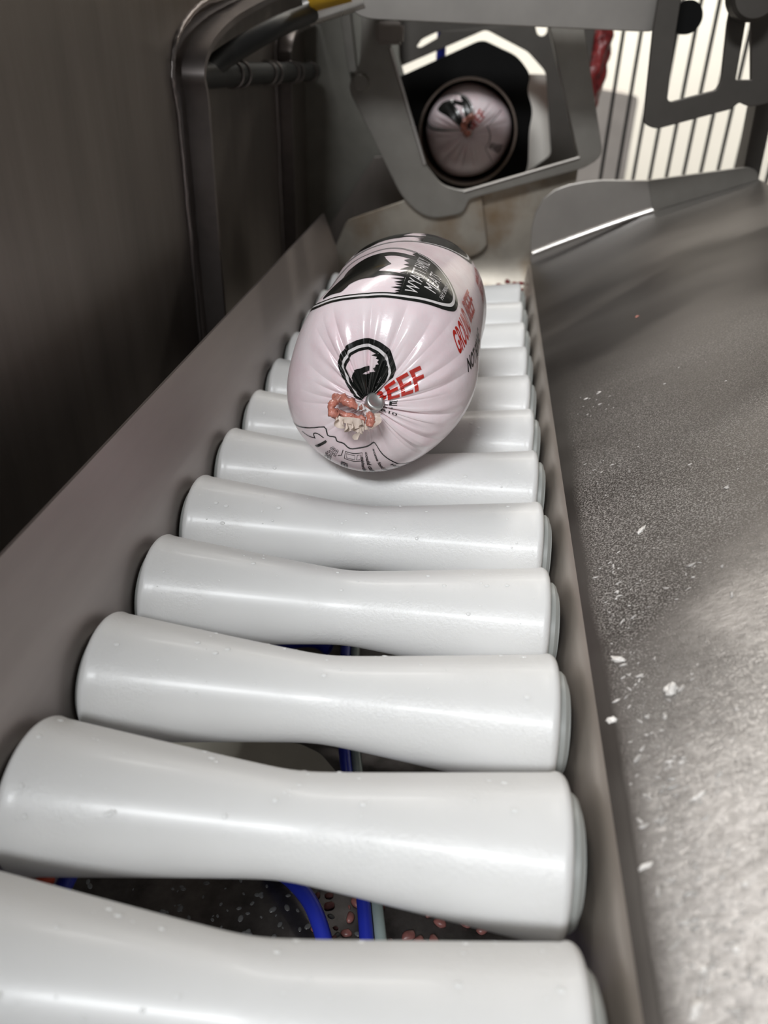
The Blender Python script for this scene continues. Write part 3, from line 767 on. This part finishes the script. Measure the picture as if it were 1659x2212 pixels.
def ruffle(name, pts, height, amp, waves, material, updir, seed, n=110):
    P = catmull(pts, max(2, n // (len(pts) - 1))); bm = bmesh.new(); rows = []
    r = random.Random(seed); p1, p2 = r.uniform(0, 6), r.uniform(0, 6)
    for i, p in enumerate(P):
        t = i / (len(P) - 1); w = math.sin(t * waves * 2 * math.pi + p1); w2 = math.sin(t * waves * 2 * math.pi * 0.63 + p2)
        row = []
        for k in range(5):
            f = k / 4
            row.append(bm.verts.new(p + V * (amp * f * (0.6 + w)) + updir * (-height * f * (1 + 0.35 * w2)) + Rv * (amp * f * 0.9 * math.cos(t * waves * 2 * math.pi + p1))))
        rows.append(row)
    back = [[bm.verts.new(v.co - V * 0.00014 - Rv * 0.00005) for v in row] for row in rows]
    n_ = len(rows)
    for i in range(n_ - 1):
        for k in range(4):
            bm.faces.new((rows[i][k], rows[i + 1][k], rows[i + 1][k + 1], rows[i][k + 1]))
            bm.faces.new((back[i][k], back[i][k + 1], back[i + 1][k + 1], back[i + 1][k]))
        for k in (0, 4): bm.faces.new((rows[i][k], rows[i + 1][k], back[i + 1][k], back[i][k]))
    for i in (0, n_ - 1):
        for k in range(4): bm.faces.new((rows[i][k], rows[i][k + 1], back[i][k + 1], back[i][k]))
    return from_bm(name, bm, material, root, 60)
ruffle('casing_ruffle', [lp(-10.8, -4.4, 3.8), lp(-9.0, -5.4, 4.4), lp(-6.4, -5.6, 4.6), lp(-3.6, -6.0, 4.6), lp(-1.6, -6.8, 4.6)], 0.0030, 0.0013, 3.6, M_FRILL, U, 1)
ruffle('casing_ruffle', [lp(-8.0, -5.8, 3.4), lp(-6.0, -6.8, 3.6), lp(-3.0, -7.2, 3.6), lp(-0.8, -7.8, 4.0)], 0.0030, 0.0012, 3.2, M_FRILL, U, 2)
ruffle('casing_ruffle', [lp(-5.8, 0.6, 2.8), lp(-4.2, -0.2, 3.4), lp(-2.6, -1.0, 3.6), lp(-1.0, -2.2, 3.8), lp(0.4, -3.2, 3.8)], 0.0022, 0.0010, 3, M_INKW, U, 3)
ruffle('casing_ruffle', [lp(1.6, -4.2, 2.6), lp(1.9, -6.0, 3.4), lp(1.0, -8.8, 4.4), lp(-0.6, -9.4, 4.6)], 0.0018, 0.0008, 1.6, M_FRILL, Rv * -1, 4)
ruffle('casing_ruffle', [lp(-2.0, -9.2, 3.6), lp(-2.9, -10.8, 3.4), lp(-3.8, -12.8, 3.0)], 0.0012, 0.0006, 1.2, M_FRILL, Rv, 5)

# ================================================================== DISCHARGE END
# tilted frame with the window
ef_ = empty('discharge_frame', (0.03, 0.57, 0.0))
tag(ef_, 'tilted stainless frame with a square window at the far end of the rollers', 'frame')
outer = rounded([(-0.066, 0.122), (-0.0245, 0.0500), (-0.006, 0.0375), (0.0190, 0.0430), (0.0225, 0.0530), (0.1010, 0.0770), (0.1120, 0.0850), (0.0790, 0.185), (-0.055, 0.185), (-0.0570, 0.134)], [.007, .012, .012, .006, .003, .004, .006, .002, .002, .006])
hole = rounded([(-0.0370, 0.1450), (-0.0105, 0.0745), (0.0020, 0.0610), (0.0180, 0.0575), (0.0965, 0.0832), (0.0640, 0.1660), (-0.0340, 0.1660)], [.002, .003, .006, .006, .003, .002, .002])
adopt(plate('frame_plate', [outer, hole], 'XZ', 0.570, 0.0040, M_PLATE), ef_)
lpv = [(-0.0370, 0.5692, 0.1450), (-0.0238, 0.5692, 0.1098), (-0.0105, 0.5692, 0.0745)]
adopt(tube('window_edge', lpv, 0.0013, M_BRIGHT, n=4, seg=8), ef_)
adopt(tube('window_edge', [(0.0185, 0.5692, 0.0576), (0.0570, 0.5692, 0.0702), (0.0965, 0.5692, 0.0832)], 0.0009, M_BEAM, n=4, seg=8), ef_)
adopt(lathe('pivot_boss', [(0.0, 0.0), (0.0, 0.0050), (0.003, 0.0056), (0.005, 0.0056)], 1, (-0.0560, 0.5655, 0.1240), M_PLATE, seg=32), ef_)
b_ = bmesh.new(); bm_box(b_, (-0.046, 0.560, 0.147), (-0.028, 0.570, 0.160), 0.002)
adopt(from_bm('latch_block', b_, M_WALL, None, 35), ef_)
# deep return behind the window's right upright
adopt(plate('side_return', [rounded([(0.0645, 0.166), (0.0970, 0.0830), (0.1080, 0.0800), (0.0790, 0.166)], 0.001)], 'XZ', 0.575, 0.03, M_PLATE), ef_)
# stained plates under the window
ap = plate('apron_plate', [rounded([(-0.080, 0.004), (-0.0670, 0.0325), (-0.0200, 0.0500), (0.0300, 0.0600), (0.0385, 0.0200), (0.0330, 0.0140), (0.004, 0.003), (0.0, -0.03), (-0.080, -0.03)], [.002, .003, .003, .002, .005, .005, .004, .001, .001])], 'XZ', 0.5750, 0.003, M_APRON)
tag(ap, 'pale stained steel plate with rounded corner right behind the meat log', 'plate')
def curved_deflector():
    bm = bmesh.new(); rows = []
    for i in range(9):
        t = i / 8; x = 0.000 + t * 0.098; row = []
        for k in range(17):
            f = k / 16; top = 0.0540 + max(0, x - 0.022) * 0.310; zz = -0.030 + f * (top + 0.030); yy = 0.5830 - 0.020 * max(0.0, 1 - f / 0.45) ** 2
            row.append(bm.verts.new((x, yy, zz)))
        rows.append(row)
    for i in range(8):
        for k in range(16): bm.faces.new((rows[i][k], rows[i + 1][k], rows[i + 1][k + 1], rows[i][k + 1]))
    bm.normal_update(); bmesh.ops.recalc_face_normals(bm, faces=bm.faces); bmesh.ops.solidify(bm, geom=bm.faces[:], thickness=0.0015)
    return from_bm('deflector_plate', bm, M_APRON, None, 50)
tag(curved_deflector(), 'brown stained steel deflector under the window, behind the farthest roller', 'plate')
# cross bar under the end plates, dark slot behind the last roller
cb = box('cross_bar', (-0.0640, 0.528, -0.040), (0.0640, 0.545, -0.006), M_BLACK, bevel=0.001)
tag(cb, 'dark cross bar low behind the last roller', 'bar')
mc = bmesh.new()
for _ in range(30):
    p = Vector((random.uniform(0.048, 0.066), random.uniform(0.516, 0.530), random.uniform(-0.006, 0.008)))
    s_ = random.uniform(0.0008, 0.0018)
    bmesh.ops.create_icosphere(mc, subdivisions=2, radius=s_, matrix=Matrix.Translation(p) @ Matrix.Diagonal((1.5, 1, 0.8, 1)))
tag(from_bm('meat_scraps', mc, M_MEAT, None, 180), 'dark red meat scraps caught behind the farthest roller', 'meat scraps', kind='stuff')

# black octagonal housing with the steel horn
hc = (0.0165, 0.0880)
hs = empty('outfeed_housing', (hc[0], 0.66, hc[1]))
tag(hs, 'black eight sided housing seen through the tilted window', 'housing')
octo = [(-0.045, 0.1215), (0.0215, 0.1500), (0.0510, 0.1390), (0.0610, 0.1280), (0.0590, 0.1180), (0.0655, 0.1040), (0.0640, 0.0900), (0.0665, 0.0640), (0.0600, 0.0460), (0.0200, 0.0400), (-0.0060, 0.0400), (-0.0260, 0.0560), (-0.0430, 0.0900)]
bore = [(hc[0] + 0.0385 * math.cos(a), hc[1] + 0.0385 * math.sin(a)) for a in np.linspace(0, 2 * math.pi, 49)[:-1]]
adopt(plate('housing_block', [rounded(octo, 0.006), bore], 'XZ', 0.660, 0.05, M_HOLE), hs)
adopt(lathe('horn_tube', [(-0.014, 0.0365), (-0.014, 0.0382), (0.12, 0.0382), (0.12, 0.0365), (-0.014, 0.0365)], 1, (hc[0], 0.660, hc[1]), M_TUBE, seg=64, cap=False, smooth=40), hs)
adopt(lathe('end_stop', [(0.119, 0.0), (0.119, 0.037), (0.125, 0.037), (0.125, 0.0)], 1, (hc[0], 0.660, hc[1]), M_HOLE, seg=48), hs)
# second log inside the horn
root2 = empty('meat_log', (hc[0], 0.70, hc[1] - 0.0355))
tag(root2, 'second pink wrapped meat log inside the round steel horn beyond the window', 'meat log')
ch2 = Chub(mat_axis(-0.0008, -0.013, 0.0350, 0.04, -0.02, -0.52), seed=21, ell=False, n=34)
ch2.cr[:, 1] *= 2.2
ch2.M[:3, :3] *= 0.945
casing(ch2, 'casing', root2, 240, 110)
emblem(ch2, root2, -38.0)
text(ch2, root2, 'BEEF', ((1.6, 10.0), (19.4, 17.0), (19.8, 38.5), (1.8, 52.0)), M_INKR, 0.022)
wrap(ch2, 'handling_panel_outline', fill2d(stroke([(x, y + 75) for x, y in cat2([(34, -150), (19.5, -142.5), (18.2, -128), (18.2, -112), (16.1, -87.8), (15.7, -82), (28, -73.2), (34, -70)], 3)], 0.6)), root2, M_INKK, 0.0001)
text(ch2, root2, 'SAFE HANDLING', ((20, -60), (34, -60), (34, -45), (20, -48)), M_INKK, 0.02)
p2 = Vector(ch2.pos(np.array([0.0]), np.array([0.3]))[0])
lathe('clip', [(-0.001, 0.0026), (0.0016, 0.0030), (0.0024, 0.0026), (0.0018, 0.0012), (0.0016, 0.0001)], Vector((0, -1, 0.2)), p2, M_CLIP, root2, seg=24, smooth=60)
tube('meat_tail', [p2 + Vector((0, -0.002, 0)), p2 + Vector((-0.004, -0.005, 0.003)), p2 + Vector((-0.003, -0.006, 0.009)), p2 + Vector((0.003, -0.005, 0.013))], 0.0022, M_TAIL, root2, wob=0.9)
# plate behind with a larger opening: bright room shows between it and the housing
bk = plate('rear_guard_plate', [[(-0.12, 0.0), (0.112, 0.0), (0.112, 0.30), (-0.12, 0.30)],
     rounded([(-0.056, 0.125), (0.0235, 0.1575), (0.0600, 0.1425), (0.0770, 0.1280), (0.0900, 0.0640), (0.0600, 0.040), (-0.056, 0.040)], 0.004),
     rounded([(-0.0345, 0.1430), (-0.0300, 0.1425), (-0.0150, 0.1505), (-0.0135, 0.1550), (-0.0180, 0.1545), (-0.0300, 0.1490)], 0.002),
     rounded([(0.0620, 0.1640), (0.0738, 0.1640), (0.0744, 0.1556), (0.0706, 0.1529), (0.0659, 0.1541)], 0.003)], 'XZ', 0.735, 0.004, M_BRACKET)
tag(bk, 'dark guard plate with a large opening behind the black housing', 'plate')
gl = plate('grey_side_panel', [rounded([(0.052, 0.03), (0.118, 0.03), (0.110, 0.1235), (0.052, 0.1235)], 0.002)], 'XZ', 0.790, 0.004, M_PALE)
tag(gl, 'flat grey panel right of the black housing, seen through the window', 'panel')
hb = tube('blue_hose', [(-0.0140, 0.76, 0.10), (-0.0140, 0.76, 0.135), (-0.0140, 0.76, 0.155), (-0.012, 0.765, 0.22)], 0.0042, M_BLUE, None)
tag(hb, 'short piece of blue hose crossing the bright gap above the black housing', 'hose')
# red meat hanging between frame and grille
mb = bmesh.new(); bmesh.ops.create_icosphere(mb, subdivisions=5, radius=1.0)
for v in mb.verts:
    q = Vector((v.co.x * 0.013, v.co.y * 0.03, v.co.z * 0.062))
    n3 = noise.noise(q * 90) * 0.0035 + noise.noise(q * 260) * 0.0016
    v.co = Vector((0.1165, 0.77, 0.125)) + q + v.co.normalized() * n3
    v.co.x += 0.10 * (v.co.z - 0.125)
mtl = from_bm('meat_slab', mb, M_MEAT, None, 180)
tag(mtl, 'lumpy dark red raw meat piece right of the window frame', 'meat')
# barred guard in front of the bright room
gr = empty('guard_grille', (0.24, 0.9, -0.05))
tag(gr, 'guard of upright dark bars before the bright white wall', 'grille')
for k in range(13):
    x = 0.1575 + k * 0.0172
    adopt(lathe('bar', [(0, 0.0019), (0.36, 0.0019)], 2, (x, 0.90, -0.06), M_BAR, seg=12), gr)
adopt(box('grille_rail', (0.145, 0.893, -0.066), (0.38, 0.907, -0.056), M_BAR), gr)
adopt(box('grille_rail', (0.145, 0.893, 0.296), (0.38, 0.907, 0.306), M_BAR), gr)

# ================================================================== OVERHEAD PARTS
bmn = plate('overhead_beam', [rounded([(-0.0545, 0.184), (-0.0545, 0.1680), (-0.0490, 0.1625), (-0.0410, 0.1608), (0.1195, 0.1583), (0.1240, 0.1630), (0.1240, 0.184)], [.001, .004, .004, .004, .003, .004, .001])], 'XZ', 0.500, 0.028, M_BEAM)
tag(bmn, 'smooth grey steel beam across the top above the window', 'beam')
br = plate('bracket', [rounded([(0.1180, 0.26), (0.1182, 0.1576), (0.1218, 0.1125), (0.1292, 0.1102), (0.1690, 0.1221), (0.1720, 0.1257), (0.1777, 0.1235), (0.1845, 0.1245), (0.1960, 0.1285), (0.2100, 0.26)], [.001, .001, .005, .003, .003, .002, .002, .003, .001, .001]),
     rounded([(0.1270, 0.250), (0.1297, 0.1575), (0.1320, 0.1250), (0.1345, 0.1236), (0.1586, 0.1305), (0.1602, 0.1355), (0.1569, 0.1630), (0.1560, 0.250)], [.001, .001, .003, .002, .002, .002, .001, .001]),
     rounded([(0.1655, 0.1640), (0.1671, 0.1357), (0.1763, 0.1360), (0.1690, 0.1640)], .001)], 'XZ', 0.488, 0.004, M_BRACKET)
tag(br, 'dark grey cut out bracket hanging in front of the bars at top right', 'bracket')
kb = lathe('clamp_knob', [(0, 0.0), (0, 0.011), (0.002, 0.0128), (0.014, 0.0128), (0.016, 0.011), (0.016, 0.0)], 1, (0.1640, 0.470, 0.1760), M_BRACKET, None, seg=40)
tag(kb, 'round dark clamp knob on the hanging bracket at the top edge', 'knob')
bl = lathe('black_damper', [(0, 0.0), (0, 0.0085), (0.03, 0.0085), (0.03, 0.0)], 1, (0.1400, 0.515, 0.1655), M_HOLE, None, seg=32)
tag(bl, 'black rubber damper behind the hanging bracket', 'damper')
rp_ = plate('side_post', [[(0.2030, 0.06), (0.2130, 0.06), (0.2050, 0.26), (0.1930, 0.26)]], 'XZ', 0.550, 0.02, M_BRACKET)
tag(rp_, 'dark steel post at the right edge behind the tray end', 'post')
# air cylinder with yellow band
d = (Vector((-0.02, 0.5, 0.184)) - Vector((-0.10, 0.5, 0.160))).normalized()
ac = empty('air_cylinder', (-0.07, 0.50, 0.16)); tag(ac, 'silver cylinder with a yellow band at the top edge beside the beam', 'cylinder')
adopt(lathe('barrel', [(0, 0.0), (0, 0.0085), (0.034, 0.0085), (0.034, 0.0)], d, (-0.0790, 0.503, 0.1640), M_BRIGHT, seg=40), ac)
adopt(lathe('yellow_band', [(0, 0.004), (0, 0.0113), (0.0235, 0.0113), (0.0235, 0.004)], Vector((0.022, 0, 0.0055)), (-0.0765, 0.498, 0.1735), M_YELLOW, seg=40), ac)
hz = tube('black_hose', [(-0.1135, 0.398, 0.1300), (-0.1130, 0.412, 0.1345), (-0.1050, 0.430, 0.1430), (-0.0865, 0.460, 0.1555), (-0.073, 0.505, 0.1645), (-0.055, 0.535, 0.178), (-0.035, 0.55, 0.21), (-0.03, 0.56, 0.40)], 0.0052, M_BLACK, None)
tag(hz, 'thick black hose curving up from the hinge rod on the left wall', 'hose')
hr = empty('hinge_rod', (-0.112, 0.55, 0.12)); tag(hr, 'dark hinge rod with spring rings along the upper left wall', 'rod')
rs, re_ = Vector((-0.1125, 0.382, 0.1345)), Vector((-0.1125, 0.690, 0.1245)); rd = (re_ - rs).normalized()
adopt(lathe('rod', [(0, 0), (0, 0.0062), (0.300, 0.0062), (0.302, 0.005), (0.302, 0)], rd, rs, M_BLACK, seg=32), hr)
def ring(at, R=0.0066, r=0.0008):
    bm = bmesh.new(); c = rs + rd * at; a = rd.orthogonal().normalized(); b = rd.cross(a)
    pts = [c + (a * math.cos(t) + b * math.sin(t)) * R for t in np.linspace(0, 2 * math.pi, 33)]
    bm_tube(bm, pts, r, 8); return adopt(from_bm('spring_ring', bm, M_POST, None, 60), hr)
for at in (0.072, 0.088, 0.150, 0.166, 0.218, 0.234, 0.285): ring(at)

# ================================================================== BELOW THE ROLLERS
pan = box('drip_pan', (-0.120, -0.10, -0.132), (0.10, 0.56, -0.128), M_PAN, bevel=0.001)
tag(pan, 'dark wet drip pan under the rollers', 'pan')
cbd = plate('cream_board', [rounded([(-0.112, 0.010), (-0.030, 0.010), (-0.020, 0.006), (-0.004, -0.0105), (-0.0005, -0.050), (-0.112, -0.050)], .003)], 'XZ', 0.0, 0.004, M_CREAM)
cbd.rotation_euler = (math.radians(-90), 0, 0); cbd.location = (0.0, 0.2005, -0.1230)
tag(cbd, 'cream board lying on the drip pan, seen between second and third roller', 'board')
hA = tube('blue_hose', [(-0.024, 0.33, -0.115), (-0.019, 0.275, -0.115), (-0.0085, 0.205, -0.113), (0.010, 0.136, -0.115), (0.016, 0.10, -0.118), (0.018, 0.03, -0.12)], 0.0026, M_BLUE, None)
tag(hA, 'blue hose running lengthwise under the rollers beside a grey hose', 'hose')
hB = tube('grey_hose', [(-0.0190, 0.33, -0.116), (-0.0140, 0.275, -0.116), (-0.0035, 0.205, -0.114), (0.0150, 0.136, -0.116), (0.0215, 0.10, -0.119), (0.0235, 0.03, -0.12)], 0.0022, M_CLEARHOSE, None)
tag(hB, 'translucent grey hose running alongside the straight blue hose under the rollers', 'hose')
hC = tube('blue_hose', [(-0.030, 0.150, -0.124), (-0.017, 0.140, -0.117), (-0.006, 0.128, -0.116), (0.002, 0.110, -0.120), (0.006, 0.08, -0.124)], 0.0030, M_BLUE, None)
tag(hC, 'curved blue hose seen between the two nearest rollers', 'hose')
hD = tube('blue_strap', [(-0.0588, 0.150, -0.036), (-0.0588, 0.110, -0.034), (-0.0588, 0.0755, -0.0305), (-0.0588, 0.050, -0.034), (-0.0588, 0.010, -0.040)], 0.0022, M_BLUE, None)
tag(hD, 'thick blue strap end low at the left between the two nearest rollers', 'strap')
hE = tube('blue_hose', [(-0.075, 0.268, -0.122), (-0.050, 0.273, -0.119), (-0.036, 0.275, -0.118), (-0.027, 0.272, -0.120)], 0.0034, M_BLUE, None)
tag(hE, 'blue hose lying crosswise in the gap above the third roller', 'hose')
rc = tube('red_clip', [(-0.0640, 0.0735, -0.0270), (-0.0628, 0.0750, -0.0270), (-0.0616, 0.0765, -0.0285)], 0.0013, plain('orange_red_plastic', (0.75, 0.10, 0.04), 0.4), None)
tag(rc, 'small orange red clip beside the blue strap at lower left', 'clip')
cr = bmesh.new()
for _ in range(60):
    x, y = random.uniform(0.012, 0.06), random.uniform(0.10, 0.16)
    if random.random() < 0.35: x, y = random.uniform(-0.01, 0.01), random.uniform(0.12, 0.15)
    s_ = random.uniform(0.0006, 0.0022)
    bmesh.ops.create_icosphere(cr, subdivisions=2, radius=s_, matrix=Matrix.Translation((x, y, -0.128 + s_ * 0.4)) @ Matrix.Rotation(random.uniform(0, 6), 4, 'Z') @ Matrix.Diagonal((1.6, 1, 0.7, 1)))
for v in cr.verts: v.co += Vector((noise.noise(v.co * 500), noise.noise(v.co * 500 + Vector((9, 0, 0))), 0)) * 0.0006
tag(from_bm('meat_crumbs', cr, M_CRUMB, None, 180), 'pinkish meat crumbs strewn on the drip pan', 'meat crumbs', kind='stuff')
fr = bmesh.new()
for _ in range(170):
    x, y = random.gauss(-0.045, 0.028), random.gauss(0.128, 0.022); s_ = random.uniform(0.0003, 0.0011)
    bmesh.ops.create_icosphere(fr, subdivisions=2, radius=s_, matrix=Matrix.Translation((x, y, -0.128)) @ Matrix.Rotation(random.uniform(0, 6), 4, 'Z') @ Matrix.Diagonal((1.5, 1, 0.30, 1)))
tag(from_bm('wet_film', fr, M_WATER, None, 180), 'glistening water beads on the drip pan', 'water', kind='stuff')

# ================================================================== FAT FLECKS ON THE TRAY
def tz(x): return float(np.interp(x, [p[0] for p in sec[6:]], [p[1] for p in sec[6:]]))
def blob(bm, x, y, lx, ly, h, rot, seed):
    res = bmesh.ops.create_icosphere(bm, subdivisions=3, radius=1.0)
    sl = math.atan(0.40)
    mtx = Matrix.Translation((x, y, tz(x))) @ Matrix.Rotation(-sl, 4, 'Y') @ Matrix.Rotation(rot, 4, 'Z')
    for v in res['verts']:
        c = v.co.copy(); n_ = 1 + 0.55 * noise.noise(c * 1.7 + Vector((seed, 0, 0))) + 0.25 * noise.noise(c * 4 + Vector((0, seed, 0)))
        v.co = mtx @ Vector((c.x * lx * n_, c.y * ly * n_, max(-0.2, c.z) * h * n_))
big = [(0.0858, 0.1102, 1.9, 1.4, 1.5, 0.9), (0.0762, 0.1246, 2.2, 0.9, 0.7, -0.5), (0.0726, 0.1050, 1.5, 0.9, 0.8, -0.3), (0.0852, 0.0487, 0.9, 0.7, 0.9, 0.7), (0.0799, 0.0459, 1.0, 0.6, 0.8, 0.8),
       (0.0777, 0.0399, 1.8, 0.8, 1.2, 0.9), (0.0740, 0.0665, 1.5, 0.5, 0.6, 0.3), (0.0857, 0.0799, 1.9, 0.5, 0.6, 0.5), (0.0891, 0.0599, 0.7, 0.5, 0.7, 0.2), (0.0890, 0.1780, 1.9, 0.7, 0.5, 0.9)]
FATL = ['tall glossy pale fat lump standing alone in the middle of the tray', 'pale fat smear by the tray bend, beside the third roller', 'pale fat smear by the tray bend, beside the fourth roller',
        'pale fat lump in the lower right of the tray, upper one of a close pair', 'pale fat lump in the lower right of the tray, lower one of a close pair', 'largest pale fat lump, at the bottom edge of the tray',
        'thin pale fat streak by the tray bend, beside the second roller', 'long thin pale fat streak on the tray below the glossy lump', 'small pale fat dot at the right edge of the tray', 'forked flat fat smear on the tray, farthest from the camera']
for i, (x, y, a, b, h_, r_) in enumerate(big):
    bm = bmesh.new(); blob(bm, x, y, a * mm, b * mm, h_ * mm, r_, i * 3.1)
    tag(from_bm('fat_lump', bm, M_FAT, None, 180), FATL[i], 'fat lump', 'pale fat lumps on the tray')
bm = bmesh.new()
clusters = [(0.0800, 0.2712, 10), (0.0890, 0.2780, 14), (0.0830, 0.2250, 14), (0.0872, 0.2080, 8), (0.0790, 0.150, 34), (0.0770, 0.120, 46), (0.0785, 0.095, 46), (0.0800, 0.075, 46), (0.0820, 0.058, 60), (0.0830, 0.045, 60), (0.0900, 0.100, 24), (0.0960, 0.150, 14), (0.1150, 0.200, 8), (0.1200, 0.270, 5)]
for cx_, cy_, n_ in clusters:
    for i in range(n_):
        y = random.gauss(cy_, 0.009); x = random.gauss(cx_, 0.0048)
        if x > 0.2 or x < 0.0733 + 0.002 * random.random(): continue
        s_ = random.choice([0.18, 0.22, 0.3, 0.4, 0.6]) * mm * random.uniform(0.7, 1.2)
        res = bmesh.ops.create_icosphere(bm, subdivisions=2, radius=1.0)
        mtx = Matrix.Translation((x, y, tz(x))) @ Matrix.Rotation(-math.atan(.40), 4, 'Y') @ Matrix.Rotation(random.gauss(0.6, 0.6), 4, 'Z') @ Matrix.Diagonal((s_ * random.uniform(1, 2.6), s_ * 0.8, s_ * 0.45, 1))
        for v in res['verts']: v.co = mtx @ (v.co * (1 + 0.5 * noise.noise(v.co * 1.6 + Vector((i * 1.3, n_, 0)))))
fk = adopt(from_bm('fat_flecks', bm, M_FLECK, None, 180), tray); tag(fk, kind='stuff')
bm = bmesh.new(); blob(bm, 0.1123, 0.3575, 0.0010, 0.0007, 0.0006, 0.4, 50.0)
tag(from_bm('meat_speck', bm, M_TAIL, None, 180), 'tiny pink meat speck alone on the dark far part of the tray', 'meat speck')
